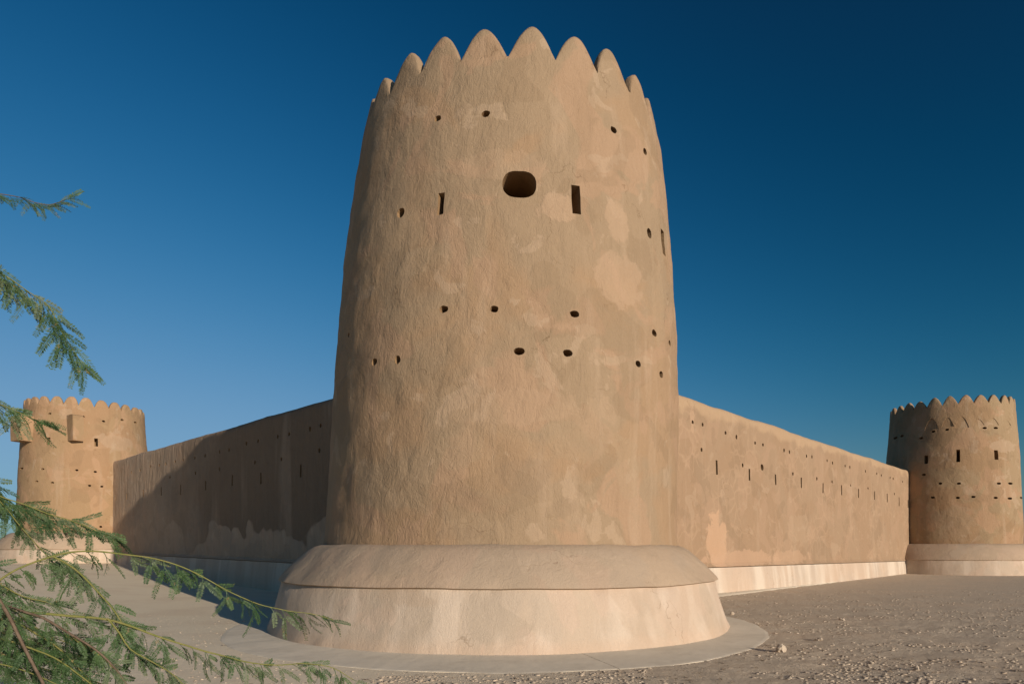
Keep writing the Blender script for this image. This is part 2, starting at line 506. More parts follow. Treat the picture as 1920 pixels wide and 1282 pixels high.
PEACH = (.52, .362, .238); OCH = (.44, .32, .205); DRK = (.33, .235, .155)
mp = spots(MAIN, [(1040, 388, 62, 60, PEACH, .8), (1155, 420, 50, 90, PEACH, .7), (1160, 520, 90, 110, PEACH, .65), (1235, 560, 40, 170, OCH, .6),
                  (775, 490, 60, 60, OCH, .6), (1080, 800, 150, 120, OCH, .55), (885, 940, 60, 50, DRK, .35), (985, 890, 110, 60, DRK, .35),
                  (870, 1000, 90, 24, DRK, .35), (940, 310, 150, 60, PEACH, .4), (1180, 880, 60, 110, OCH, .5), (980, 760, 300, 70, PEACH, .35),
                  (1060, 950, 60, 40, DRK, .3), (860, 840, 90, 70, OCH, .5)])
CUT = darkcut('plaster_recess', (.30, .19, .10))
MAIN['mat'] = plaster('tower_plaster', BASE, GREY, PINK, LIGHT, mp)
RIGHT['mat'] = plaster('far_right_plaster', (.40, .262, .150), (.40, .285, .17), (.46, .29, .175), LIGHT,
    spots(RIGHT, [(1885, 835, 60, 24, LIGHT, .6), (1790, 980, 60, 60, OCH, .5), (1720, 960, 60, 70, DRK, .5)]), off=4)
LEFT['mat'] = plaster('far_left_plaster', (.44, .28, .16), (.43, .29, .165), (.51, .325, .195), LIGHT,
    spots(LEFT, [(215, 828, 45, 30, LIGHT, .5), (125, 775, 24, 18, LIGHT, .5)]), off=9)

def plinth_streaks(m, c):
    s = m.noise(1.0, 3, .5, stretch=(1.5, 1.5, .12), off=(5, 2, 0))
    c = m.mix(m.math('MULTIPLY', m.ramp(s, .48, .60), .5), c, (.58, .48, .385))
    s3 = m.noise(.55, 4, .6, off=(15, 2, 6), dist=.5)
    c = m.mix(m.math('MULTIPLY', m.ramp(s3, .50, .58), .35), c, (.40, .295, .21))
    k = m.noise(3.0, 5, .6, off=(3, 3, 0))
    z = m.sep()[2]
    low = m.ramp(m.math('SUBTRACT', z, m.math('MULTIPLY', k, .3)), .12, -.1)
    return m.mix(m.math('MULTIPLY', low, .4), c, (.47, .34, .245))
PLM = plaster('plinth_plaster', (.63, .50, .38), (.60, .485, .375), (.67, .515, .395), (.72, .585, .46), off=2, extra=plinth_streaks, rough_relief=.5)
SHM = plaster('shoulder_plaster', (.54, .405, .285), (.52, .40, .29), (.57, .41, .295), (.60, .46, .34), off=6, rough_relief=.6, contrast=.6)
for T in (MAIN, RIGHT, LEFT):
    T['pmat'] = PLM; T['smat'] = SHM; T['cutmat'] = CUT
main_root = build_tower(MAIN)
right_root = build_tower(RIGHT)
left_root = build_tower(LEFT)

# box projections on the left tower
def box_projection(a, zb, zt, wid, out, face=None):
    """a azimuth (deg), plastered box standing proud of the shaft, its foot open and sloping"""
    a = R(a); n = Vector((sin(a), -cos(a), 0)); t = Vector((cos(a), sin(a), 0))
    c = Vector((-16.8 * U, 26.3 * U, 0)); V = []
    ro = lerp_list(LEFT['prof'], (zb + zt) / 2) * U
    q0 = c + n * ro
    if face is not None:
        n = Vector((sin(R(face)), -cos(R(face)), 0)); t = Vector((cos(R(face)), sin(R(face)), 0))
    lay = [(zb, out), (zb + .04, out + .01), ((zb + zt) / 2, out + .02), (zt - .05, out), (zt, out - .06)]
    bm = bmesh.new(); rows = []
    for (z, o_) in lay:
        row = []
        for (s, d) in ((-1, -.5), (-1, o_ * U), (1, o_ * U), (1, -.5)):
            row.append(bm.verts.new(q0 + n * d + t * (s * wid * U / 2) + Vector((0, 0, z * U))))
        rows.append(row)
    for r0, r1 in zip(rows, rows[1:]):
        for i in range(3): bm.faces.new((r0[i], r0[i + 1], r1[i + 1], r1[i]))
    bm.faces.new(rows[-1]); bm.faces.new(list(reversed(rows[0])))
    bmesh.ops.bevel(bm, geom=[e for e in bm.edges if abs((e.verts[0].co - e.verts[1].co).z) > .05], offset=.025, segments=2, affect='EDGES')
    me = bpy.data.meshes.new('box_projection'); bm.to_mesh(me); bm.free(); me.materials.append(LEFT['mat'])
    link_mesh('box_projection', me, left_root, smooth=False)
box_projection(22, 4.93, 5.88, .36, .34, 55)
box_projection(-28, 4.92, 5.85, .62, .42)

# ------------------------------------------------------------------ curtain walls
def build_wall(W):
    A = Vector((W['a'][0], W['a'][1], 0)) * U; B = Vector((W['b'][0], W['b'][1], 0)) * U
    d = (B - A).normalized(); L = (B - A).length
    n = Vector((d.y, -d.x, 0)) * W['side']           # outward
    root = empty('fort_wall', A + d * 4)
    tag(root, W['label'], 'wall', 'curtain walls of the fort')
    th = .62 * U
    zseam = lambda s: (W['seam'][0] + (W['seam'][1] - W['seam'][0]) * s) * U
    ztop = lambda s: (W['top'][0] + (W['top'][1] - W['top'][0]) * s) * U
    ns = int(L / .16)
    def wb(s, z): 
        p = (s * L, z, W['seed'])
        return .028 * fnoise(p, .45, 3) + .010 * fnoise(p, 2.2, 3)
    V = []; Fc = []
    for i in range(ns + 1):
        s = i / ns; zt = ztop(s) + .06 * fnoise((s * L, 0, W['seed']), .35, 4); zs = zseam(s)
        sec = []
        nz = 30
        for k in range(nz + 1):
            z = zs + (zt - .28 - zs) * k / nz
            sec.append((-.0 - .10 * (z / zt), z))
        sec += [(-.12, zt - .16), (-.17, zt - .07), (-.26, zt - .02), (-.42, zt), (-th + .05, zt - .02), (-th, zt - .1), (-th, zs)]
        for (o_, z) in sec:
            w = wb(s, z) if o_ > -.5 else 0
            V.append(A + d * (s * L) + n * (o_ + w) + Vector((0, 0, z)))
    q = len(sec)
    for i in range(ns):
        for j in range(q):
            j2 = (j + 1) % q
            Fc.append([i * q + j, (i + 1) * q + j, (i + 1) * q + j2, i * q + j2])
    Fc.append(list(range(q))); Fc.append([ns * q + j for j in reversed(range(q))])
    me = mesh_from(V, Fc)
    bm = bmesh.new(); bm.from_mesh(me); bmesh.ops.recalc_face_normals(bm, faces=bm.faces[:]); bm.to_mesh(me); bm.free()
    rnd = random.Random(W['seed']); cuts = []
    for (kind, px, py, w, h) in W['holes']:
        r_ = ray(px, py); off = -.07
        t = ((A + n * off - EYE).dot(n)) / r_.dot(n)
        p = EYE + r_ * t
        W_, H_ = w, h / F * t
        if kind == 'arrow_slit': cuts.append((kind, p, n, outline_slit(.13, H_, rnd), .45, .7, -.04))
        else: cuts.append(('drain_hole', p, n, outline_round(10, w, w * rnd.uniform(.9, 1.25), rnd, 2.2), .3, .8, -.02))
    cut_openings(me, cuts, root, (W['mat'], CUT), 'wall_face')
    # plinth course, a little proud, battered
    V = []; Fc = []
    for i in range(ns + 1):
        s = i / ns; zs = zseam(s); base = -.25 if W['side'] > 0 else -.2
        pts = [(.16, base), (.115, zs * .4), (.07, zs * .75), (.035, zs - .035), (-.05, zs - .033), (-th, zs - .03), (-th, base)]
        for (o_, z) in pts:
            V.append(A + d * (s * L) + n * (o_ + (.8 * wb(s, z + 7) if o_ > 0 else 0)) + Vector((0, 0, z)))
    q = len(pts)
    for i in range(ns):
        for j in range(q - 1):
            Fc.append([i * q + j, (i + 1) * q + j, (i + 1) * q + j + 1, i * q + j + 1])
    me = mesh_from(V, Fc, W['pmat'], 'wall_plinth')
    bm = bmesh.new(); bm.from_mesh(me); bmesh.ops.recalc_face_normals(bm, faces=bm.faces[:]); bm.to_mesh(me); bm.free()
    link_mesh('wall_plinth', me, root); me.set_sharp_from_angle(angle=R(40))
    # drip lip along the foot of the wall face
    V = []; Fc = []
    for i in range(ns + 1):
        s = i / ns; zs = zseam(s); w = wb(s, zs) 
        for (o_, z) in ((-.02, zs + .12), (.035, zs + .035), (.062, zs - .002), (.05, zs - .014), (-.02, zs - .012)):
            V.append(A + d * (s * L) + n * (o_ + w) + Vector((0, 0, z + .006 * fnoise((s * L, 3, 0), 2))))
    for i in range(ns):
        for j in range(4):
            Fc.append([i * 5 + j, (i + 1) * 5 + j, (i + 1) * 5 + j + 1, i * 5 + j + 1])
    me = mesh_from(V, Fc, W['mat'], 'drip_lip')
    bm = bmesh.new(); bm.from_mesh(me); bmesh.ops.recalc_face_normals(bm, faces=bm.faces[:]); bm.to_mesh(me); bm.free()
    link_mesh('drip_lip', me, root); me.set_sharp_from_angle(angle=R(60))
    return A, d, n, L

def right_extra(m, c):
    x, y, z = m.sep()
    wv = m.noise(.9, 4, .5, off=(4, 0, 0))
    # paler wash below the coping
    e = m.math('SUBTRACT', m.math('ADD', z, m.math('MULTIPLY', wv, 1.3)), m.math('MULTIPLY', x, -.0155))
    c = m.mix(m.math('MULTIPLY', m.ramp(e, 7.05, 7.3), .6), c, (.40, .28, .175))
    # net of pale smeared joints showing through
    v = m.n('ShaderNodeTexVoronoi', feature='DISTANCE_TO_EDGE')
    dv = m.vmath('ADD', m.pos, m.vmath('SCALE', m.n('ShaderNodeTexNoise').outputs[1], (0, 0, 0)))
    nz = m.n('ShaderNodeTexNoise'); nz.inputs['Scale'].default_value = 1.2; m.put(m.pos, nz.inputs['Vector'])
    sc_ = m.n('ShaderNodeVectorMath', operation='SCALE'); m.put(nz.outputs[1], sc_.inputs[0]); sc_.inputs['Scale'].default_value = .9
    ad = m.vmath('ADD', m.pos, sc_.outputs[0])
    m.put(ad, v.inputs['Vector']); v.inputs['Scale'].default_value = 1.5
    msk = m.math('MULTIPLY', m.ramp(v.outputs[0], .09, .0), m.ramp(m.noise(.6, 3, .5, off=(1, 5, 0)), .45, .6))
    c = m.mix(m.math('MULTIPLY', msk, .28), c, (.42, .29, .19))
    return c
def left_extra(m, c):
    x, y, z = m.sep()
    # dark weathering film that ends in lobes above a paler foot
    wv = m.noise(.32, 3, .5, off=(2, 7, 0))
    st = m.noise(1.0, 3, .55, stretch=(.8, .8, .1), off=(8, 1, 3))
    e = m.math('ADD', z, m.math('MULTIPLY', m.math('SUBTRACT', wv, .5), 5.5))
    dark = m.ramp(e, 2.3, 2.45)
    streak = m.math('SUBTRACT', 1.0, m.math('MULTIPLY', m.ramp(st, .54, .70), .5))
    dark = m.math('MULTIPLY', dark, m.ramp(m.math('ADD', y, m.math('MULTIPLY', wv, 8.0)), 40.0, 32.0))  # film fades on the far stretch, painting its sunlit brightness into the colour
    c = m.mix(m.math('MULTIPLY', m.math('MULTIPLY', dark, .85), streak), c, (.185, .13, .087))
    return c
def wall_spots(W, lst):
    A = Vector((W['a'][0], W['a'][1], 0)) * U; B = Vector((W['b'][0], W['b'][1], 0)) * U
    d = (B - A).normalized(); n = Vector((d.y, -d.x, 0)) * W['side']; out = []
    for (px, py, w, h, c, amt) in lst:
        r_ = ray(px, py); t = (A - EYE).dot(n) / r_.dot(n)
        rh = w / F * t / 2 * 1.5; out.append((EYE + r_ * t, (rh, rh, h / F * t / 2), c, amt))
    return out
RSP = wall_spots(dict(a=(-.06, 10.45), b=(16.3, 26.37), side=1), [(1346, 1020, 50, 110, (.62, .40, .255), .85), (1395, 1048, 190, 30, (.58, .38, .25), .7),
    (1480, 1045, 120, 26, (.57, .38, .25), .6), (1302, 775, 12, 70, (.57, .38, .25), .6), (1500, 990, 60, 60, (.50, .36, .24), .4)])
wallR = plaster('right_wall_plaster', (.40, .27, .17), (.405, .28, .18), (.445, .30, .195), (.50, .36, .245), RSP, off=14, contrast=.9, extra=right_extra, rough_relief=.8)
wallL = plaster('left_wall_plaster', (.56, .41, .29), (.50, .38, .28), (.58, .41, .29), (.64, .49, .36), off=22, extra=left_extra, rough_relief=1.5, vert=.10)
def white_streaks(m, c):
    s = m.noise(1.0, 4, .55, stretch=(1.1, 1.1, .06), off=(9, 2, 0))
    c = m.mix(m.math('MULTIPLY', m.ramp(s, .44, .60), .8), c, (.56, .48, .39))
    s2 = m.noise(1.0, 2, .5, stretch=(.35, .35, .3), off=(1, 2, 0))
    return m.mix(m.math('MULTIPLY', m.ramp(s2, .50, .60), .6), c, (.46, .345, .255))
wallP = plaster('wall_plinth_plaster', (.62, .49, .38), (.60, .49, .39), (.64, .49, .37), (.72, .62, .52), off=3, contrast=.6, extra=white_streaks, rough_relief=.5)
RH = [('h', x, y, .15, 0) for x, y in ((1299.5, 791), (1318.6, 795.6), (1361.5, 811), (1382, 819), (1417, 830), (1431, 833.5), (1471, 844), (1481.5, 847), (1512.7, 854.8),
      (1523, 856), (1551.7, 863), (1561.6, 867.5), (1584.6, 873), (1593.5, 875.7), (1624, 883), (1644.5, 887.7), (1653, 891), (1669.6, 895), (1675.6, 897), (1693, 902.6),
      (1315.8, 842.7), (1392.6, 871.8), (1487.6, 887.7), (1531.8, 897), (1560.5, 903), (1595, 909.7), (1627.8, 915), (1676.7, 925.6))] + [('h', 1428.8, 876, .25, 0)]
RH += [('arrow_slit', x, y, 0, h) for x, y, h in ((1344, 876, 29), (1405, 889.5, 23), (1454, 898.7, 21), (1502.4, 904.7, 21), (1543, 914.6, 20), (1577.5, 918.5, 20), (1610, 924.5, 18),
       (1639.5, 928.4, 17), (1663, 933, 17), (1686, 940, 18), (1702.5, 944, 15))]
LH = [('h', x, y, .16, 0) for x, y in ((600, 797.7), (580, 804), (541.7, 813.7), (519.7, 818), (483, 826.7), (461, 831), (428.7, 843), (410.7, 847), (384, 854), (365, 858),
      (342.7, 862), (328, 865), (310, 869), (297.7, 872), (281, 874), (262, 881), (246, 885), (598, 844), (528, 860.7), (478, 866.7), (410.7, 879), (366.7, 886.7), (318, 894))]
LH += [('arrow_slit', x, y, 0, h) for x, y, h in ((563.3, 882.3, 25), (489, 896.7, 22), (435, 900, 22), (385.7, 910, 18), (339, 918, 20), (302.7, 920.7, 17), (269, 924, 14), (238, 930, 12), (217.7, 931.7, 12))]
WR = dict(a=(-.66 + .6, 9.87 + .58), b=(16.3, 26.37), side=1, seed=31, seam=(.62, .57), top=(4.38, 3.97), holes=RH, mat=wallR, pmat=wallP,
          label='sunlit plastered wall with a row of narrow slits, running from the big tower to the right hand tower')
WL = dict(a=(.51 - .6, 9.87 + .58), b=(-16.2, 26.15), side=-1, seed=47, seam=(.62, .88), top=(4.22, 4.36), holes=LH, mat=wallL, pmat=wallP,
          label='weathered wall in the shade of the big tower, running back to the left hand tower')
infoR = build_wall(WR)
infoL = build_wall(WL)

# ------------------------------------------------------------------ ground
def grid_axis(lo, hi, fine_lo, fine_hi, step, grow=1.07):
    xs = list(np.arange(fine_lo, fine_hi, step)); s = step; x = xs[-1]
    while x < hi: s *= grow; x += s; xs.append(x)
    s = step; x = xs[0]
    while x > lo: s *= grow; x -= s; xs.insert(0, x)
    return xs
gx = grid_axis(-1500, 1500, -9, 12, .065)
gy = grid_axis(-60, 2500, 6.5, 15, .065)
def micro(x, y):
    k_ = .15 if x < 0 else .15 + .85 * min(1, x / 4)
    return k_ * .022 * noise.fractal(Vector((x * 1.1, y * 1.1, 0)), 1, 2, 3) + k_ * .010 * noise.fractal(Vector((x * 6, y * 6, 4)), 1, 2, 2)
V = []; near = lambda x, y: -14 < x < 22 and 3 < y < 34
APC = (-.18 * U, 9.3 * U)
def apron_r(a):
    return lerp_list([(-180, 3.5), (-110, 3.4), (-70, 3.5), (-40, 3.74), (0, 3.94), (25, 3.88), (50, 3.62), (75, 3.45), (110, 3.4), (180, 3.5)], a) * U
for y in gy:
    for x in gx:
        z = ground_z(x, y)
        if near(x, y):
            m_ = micro(x, y)
            dx, dy = x - APC[0], y - APC[1]; rr = sqrt(dx * dx + dy * dy)
            ra = apron_r(math.degrees(atan2(dx, -dy)))
            if rr < ra: m_ = 0 if rr > ra - .16 else -.04
            elif rr < ra + .5: m_ *= (rr - ra) / .5
            z += m_
        V.append((x, y, z))
nx = len(gx); Fc = []
for j in range(len(gy) - 1):
    for i in range(nx - 1):
        a0 = j * nx + i; Fc.append((a0, a0 + 1, a0 + nx + 1, a0 + nx))
m = MB('desert_sand')
x_, y_, z_ = m.sep()
side = m.ramp(m.math('ADD', x_, m.math('MULTIPLY', m.noise(.25, 3), 5.0)), -1.0, 5.5)
c = m.mix(side, (.80, .68, .50), (.54, .445, .335))
c = m.mix(m.math('MULTIPLY', m.ramp(m.noise(.5, 5, .6), .45, .65), .35), c, (.64, .49, .345))
c = m.mix(m.math('MULTIPLY', m.ramp(m.noise(3.0, 5, .7), .5, .75), .3), c, (.72, .62, .50))
gr = m.noise(45, 4, .75)
amt = m.math('ADD', .12, m.math('MULTIPLY', side, .55))
c = m.mix(m.math('MULTIPLY', m.ramp(gr, .55, .70), amt), c, (.24, .19, .15))
c = m.mix(m.math('MULTIPLY', m.ramp(m.noise(70, 3, .7, off=(4, 4, 0)), .60, .72), amt), c, (.62, .54, .46))
m.put(c, m.b.inputs['Base Color'])
nr = m.bump(m.math('MULTIPLY', m.noise(6, 5, .65), m.math('ADD', .3, side)), .028)
nr = m.bump(m.math('MULTIPLY', m.noise(30, 5, .75), m.math('ADD', .35, side)), .014, 1, nr)
m.put(nr, m.b.inputs['Normal'])
SAND = m.m
g = link_mesh('ground', mesh_from(V, Fc, SAND, 'ground'))
tag(g, 'sandy desert ground, smooth on the left and gravelly on the right', kind='structure')

# concrete apron round the plinth: sectors with joints between them
m = MB('concrete')
c = m.mix(m.ramp(m.noise(1.1, 4), .35, .7), (.68, .60, .475), (.73, .645, .515))
c = m.mix(m.math('MULTIPLY', m.ramp(m.noise(5, 5, .65), .5, .7), .4), c, (.68, .59, .46))
c = m.mix(m.math('MULTIPLY', m.ramp(m.noise(1.7, 4, .6, off=(6, 1, 2)), .5, .66), .3), c, (.52, .45, .35))
m.put(c, m.b.inputs['Base Color'])
m.put(m.bump(m.noise(6, 4, .5), .006), m.b.inputs['Normal'])
CONC = m.m
ap = empty('pavement', (APC[0], APC[1], 0))
tag(ap, 'grey concrete apron curving round the foot of the big plinth', kind='structure')
joints = [-178, -95, 16, 100, 178]
for a0, a1 in zip(joints, joints[1:]):
    V = []; Fc = []; n_ = max(4, int((a1 - a0) / 1.2))
    for i in range(n_ + 1):
        a = a0 + .06 + (a1 - a0 - .12) * i / n_; ra = apron_r(a) + .045 * fnoise((a * .12, 0, 0), 1, 4) + .012 * fnoise((a * .8, 5, 0), 1, 2)
        for (r_, z) in ((2.7 * U, .016), (3.1 * U, .014), ((3.1 * U + ra) / 2, .012), (ra - .06, .008), (ra, .003), (ra + .02, -.12)):
            V.append((APC[0] + r_ * sin(R(a)), APC[1] - r_ * cos(R(a)), z + .004 * fnoise((a * .2, r_, 0), 1)))
    for i in range(n_):
        for j in range(5):
            q0 = i * 6 + j; Fc.append((q0, q0 + 1, q0 + 7, q0 + 6))
    Fc.append([5, 4, 3, 2, 1, 0]); Fc.append([n_ * 6 + j for j in range(6)])
    link_mesh('slab', mesh_from(V, Fc, CONC, 'slab'), ap, smooth=False)
# strip of the same concrete along the foot of the sunny wall, vanishing under sand
A, d, n, L = infoR
V = []; Fc = []; ns = 60; q = 5
for i in range(ns + 1):
    s = 4.5 + 17.5 * i / ns
    w = lerp_list([(4.5, 1.15), (9, 1.0), (12, .75), (15, .45), (22, .12)], s) + .07 * fnoise((s, 0, 0), .9, 3)
    for k in range(q):
        u = k / (q - 1); o_ = .02 + w * u
        p = A + d * s + n * o_
        z = ground_z(p.x, p.y) + (.035 - .014 * u if k < q - 1 else -.08)
        V.append((p.x, p.y, z))
for i in range(ns):
    for k in range(q - 1):
        a_ = i * q + k; Fc.append((a_, a_ + 1, a_ + q + 1, a_ + q))
st = link_mesh('pavement', mesh_from(V, Fc, CONC, 'strip'))
tag(st, 'narrow concrete strip along the foot of the sunlit wall', kind='structure')

# ------------------------------------------------------------------ stones
def stone_mesh(seed, flat=.55, sub=1):
    bm = bmesh.new(); bmesh.ops.create_icosphere(bm, subdivisions=sub, radius=1)
    rr = random.Random(seed); o_ = Vector((rr.uniform(0, 50),) * 3)
    for v in bm.verts:
        v.co *= 1 + .45 * noise.noise(v.co * 1.1 + o_) + rr.uniform(-.1, .1)
        v.co.z *= flat; v.co.x *= 1.25
    me = bpy.data.meshes.new('stone'); bm.to_mesh(me); bm.free()
    return me
m = MB('stone')
oi = m.n('ShaderNodeObjectInfo')
at_ = m.n('ShaderNodeAttribute', attribute_name='tone')
c = m.mix(at_.outputs['Fac'], (.34, .275, .21), (.55, .455, .35))
c = m.mix(m.math('MULTIPLY', m.ramp(m.noise(30, 4), .4, .7), .4), c, (.30, .235, .18))
m.put(c, m.b.inputs['Base Color']); m.put(m.bump(m.noise(60, 4), .006), m.b.inputs['Normal'])
STONE = m.m
protos = []
for s in range(8):
    me = stone_mesh(s, flat=random.Random(s).uniform(.22, .5), sub=1)
    vs = np.array([v.co[:] for v in me.vertices]); fs = np.array([p.vertices[:] for p in me.polygons])
    protos.append((vs, fs))
rng = np.random.default_rng(4)
def scatter(name, label, count, sampler, smin, smax, powr):
    AV = []; AF = []; AT = []; base = 0; k = 0
    while k < count:
        x, y = sampler()
        dx, dy = x - APC[0], y - APC[1]; rr = sqrt(dx * dx + dy * dy)
        if rr < apron_r(math.degrees(atan2(dx, -dy))) + .01: continue
        p = Vector((x, y, 0))
        bad = False
        for (A, d, n, L) in (infoR, infoL):
            if (p - A).dot(n) < .2 and (p - A).dot(d) > 0: bad = True
        if bad: continue
        vs, fs = protos[rng.integers(8)]
        s = smin + (smax - smin) * rng.random() ** powr
        a = rng.random() * 6.28; ca, sa = cos(a), sin(a)
        v = vs * s; v = np.stack([v[:, 0] * ca - v[:, 1] * sa, v[:, 0] * sa + v[:, 1] * ca, v[:, 2]], 1)
        z = ground_z(x, y) + micro(x, y)
        AV.append(v + np.array([x, y, z + s * .08])); AF.append(fs + base); base += len(vs)
        AT.append(np.full(len(vs), rng.random() ** 1.3)); k += 1
    AV = np.concatenate(AV); AF = np.concatenate(AF); AT = np.concatenate(AT)
    me = bpy.data.meshes.new(name)
    me.vertices.add(len(AV)); me.vertices.foreach_set('co', AV.ravel().astype(np.float32))
    me.loops.add(AF.size); me.loops.foreach_set('vertex_index', AF.ravel().astype(np.int32))
    me.polygons.add(len(AF)); me.polygons.foreach_set('loop_start', np.arange(0, AF.size, 3, dtype=np.int32))
    me.update(calc_edges=True)
    at = me.attributes.new('tone', 'FLOAT', 'POINT'); at.data.foreach_set('value', AT.astype(np.float32))
    me.materials.append(STONE)
    o = bpy.data.objects.new(name, me); col.objects.link(o)
    tag(o, label, kind='stuff')
    return o
def samp_right():
    while True:
        Y = 7.0 + 19 * rng.random() ** 2.3; X = (rng.random() * 1.05 - .25) * Y + .3
        if X / Y > -.1 or Y < 8.4: 
            cl = 1.5 * noise.fractal(Vector((X * .55, Y * .8, 2)), 1, 2, 3) + .15 + (X / Y) * .45
            if rng.random() < .10 + cl: return X, Y
def samp_left():
    Y = 7.0 + 9 * rng.random() ** 1.8; X = -(.05 + rng.random() * .75) * Y
    return X, Y
scatter('gravel', 'loose gravel and stone chips strewn over the ground at the right', 17000, samp_right, .004, .036, 5.5)
scatter('gravel', 'fine scattered grit on the pale sand at the left', 3500, samp_left, .004, .022, 4.0)

# single stones one can point at
def stone_thing(px, py, wpx, hpx, label, seed):
    r_ = ray(px, py); t = -U / r_.z; p = EYE + r_ * t
    t = (ground_z(p.x, p.y) - U) / r_.z; p = EYE + r_ * t
    me = stone_mesh(seed, 1.0, 3); me.materials.append(STONE)
    at = me.attributes.new('tone', 'FLOAT', 'POINT'); at.data.foreach_set('value', [.75] * len(me.vertices))
    w = wpx / F * t / 2.4; h = hpx / F * t / 1.7
    for v in me.vertices: v.co = Vector((v.co.x * w, v.co.y * w, v.co.z * h)) * (1 + .18 * noise.noise(v.co * 3))
    o = link_mesh('stone', me, smooth=False)
    o.location = p + Vector((0, 0, h * .55)); o.rotation_euler = (0, 0, seed * 1.7)
    tag(o, label, 'stone')
stone_thing(1464, 1222, 20, 17, 'knobbly pale stone lying at the right tip of the concrete apron', 21)
stone_thing(1718, 1257, 10, 11, 'upright pale stone chip alone in the dark gravel at lower right', 23)
stone_thing(1579, 1163, 11, 6, 'dark flat stone alone on the smooth ground below the sunlit wall', 25)
stone_thing(1373, 1152, 8, 6, 'small pale stone close beside the right side of the big plinth', 26)
stone_thing(1536, 1200, 14, 6, 'flat broken stone among chips right of the apron tip', 27)

# dry twig litter lying on the gravel: uncountable, one object
def litter():
    rr = random.Random(12); V = []; Fc = []
    m = MB('dry_twig'); m.put(m.mix(m.noise(20, 3), (.12, .085, .06), (.30, .23, .16)), m.b.inputs['Base Color'])
    k = 0
    while k < 520:
        Y = 7.2 + 12 * rr.random() ** 1.8; X = (rr.random() * 1.25 - .45) * Y
        dx, dy = X - APC[0], Y - APC[1]
        if sqrt(dx * dx + dy * dy) < apron_r(math.degrees(atan2(dx, -dy))) + .03: continue
        if X < 0 and rr.random() < .75: continue
        if (Vector((X, Y, 0)) - infoR[0]).dot(infoR[2]) < .3 or (Vector((X, Y, 0)) - infoL[0]).dot(infoL[2]) < .3: continue
        k += 1; n = rr.choice((1, 1, 2, 5)) if rr.random() < .35 else 1
        for q in range(n):
            a = rr.uniform(0, 6.28); L = rr.uniform(.02, .09); z = ground_z(X, Y) + micro(X, Y) + .004
            p0 = Vector((X, Y, z)); p1 = p0 + Vector((cos(a) * L * .5, sin(a) * L * .5, rr.uniform(.0, .018))); p2 = p0 + Vector((cos(a + .3) * L, sin(a + .3) * L, rr.uniform(0, .012)))
            tv, tf = tube([p0, p1, p2], [.0028, .0024, .0012], 4)
            b = len(V); V += tv; Fc += [tuple(b + i for i in f) for f in tf]
    o = link_mesh('twig_litter', mesh_from(V, Fc, m.m, 'twig_litter')); tag(o, 'dry twigs and litter scattered over the gravel', kind='stuff')

# ------------------------------------------------------------------ tree
m = MB('leaflet')
c = m.mix(m.ramp(m.noise(14, 3), .35, .65), (.045, .095, .032), (.085, .145, .050))
oi = m.n('ShaderNodeObjectInfo')
c = m.mix(m.ramp(oi.outputs['Random'], .6, 1.0), c, (.125, .16, .085))
c = m.mix(m.math('MULTIPLY', m.ramp(oi.outputs['Random'], .35, .0), .7), c, (.035, .075, .028))
c = m.mix(m.math('MULTIPLY', m.ramp(m.noise(5, 3, off=(3, 1, 4)), .52, .66), .4), c, (.13, .16, .085))
c = m.mix(m.math('MULTIPLY', m.ramp(m.noise(60, 2, off=(1, 2, 4)), .66, .70), .8), c, (.24, .17, .07))
m.put(c, m.b.inputs['Base Color']); m.b.inputs['Roughness'].default_value = .55; m.b.inputs['Specular IOR Level'].default_value = .35
tr = m.n('ShaderNodeBsdfTranslucent'); m.put(m.mix(.5, c, (.14, .20, .04)), tr.inputs[0])
mx = m.n('ShaderNodeMixShader'); mx.inputs[0].default_value = .25
m.t.links.new(m.b.outputs[0], mx.inputs[1]); m.t.links.new(tr.outputs[0], mx.inputs[2]); m.t.links.new(mx.outputs[0], m.out.inputs[0])
LEAF = m.m
def barkmat(name, a, b):
    m = MB(name); m.put(m.mix(m.ramp(m.noise(40, 4), .35, .65), a, b), m.b.inputs['Base Color'])
    m.put(m.bump(m.noise(80, 4, stretch=(1, 1, .4)), .003), m.b.inputs['Normal']); m.b.inputs['Roughness'].default_value = .7
    return m.m
GREEN = barkmat('green_twig', (.15, .16, .045), (.20, .185, .065))
BROWN = barkmat('brown_bark', (.10, .070, .048), (.16, .115, .08))
OLD = barkmat('trunk_bark', (.10, .07, .05), (.17, .13, .095))

def tube(pts, rads, n=7):
    V = []; Fc = []
    up = Vector((.13, .2, 1)).normalized()
    for i, p in enumerate(pts):
        t = (pts[min(i + 1, len(pts) - 1)] - pts[max(i - 1, 0)]).normalized()
        a = t.cross(up).normalized(); b = t.cross(a)
        for k in range(n):
            q = 2 * pi * k / n; V.append(p + (a * cos(q) + b * sin(q)) * rads[i])
    for i in range(len(pts) - 1):
        for k in range(n):
            k2 = (k + 1) % n; Fc.append((i * n + k, i * n + k2, (i + 1) * n + k2, (i + 1) * n + k))
    Fc.append(list(range(n))); Fc.append([(len(pts) - 1) * n + k for k in reversed(range(n))])
    return V, Fc
litter()
def spline(ctrl, step=.025):
    P = [ctrl[0] * 2 - ctrl[1]] + ctrl + [ctrl[-1] * 2 - ctrl[-2]]; out = []
    for i in range(1, len(P) - 2):
        n = max(2, int((P[i + 1] - P[i]).length / step))
        for k in range(n):
            t = k / n; t2 = t * t; t3 = t2 * t
            out.append(.5 * ((2 * P[i]) + (P[i + 1] - P[i - 1]) * t + (2 * P[i - 1] - 5 * P[i] + 4 * P[i + 1] - P[i + 2]) * t2 + (3 * P[i] - P[i - 1] - 3 * P[i + 1] + P[i + 2]) * t3))
    out.append(ctrl[-1]); return out

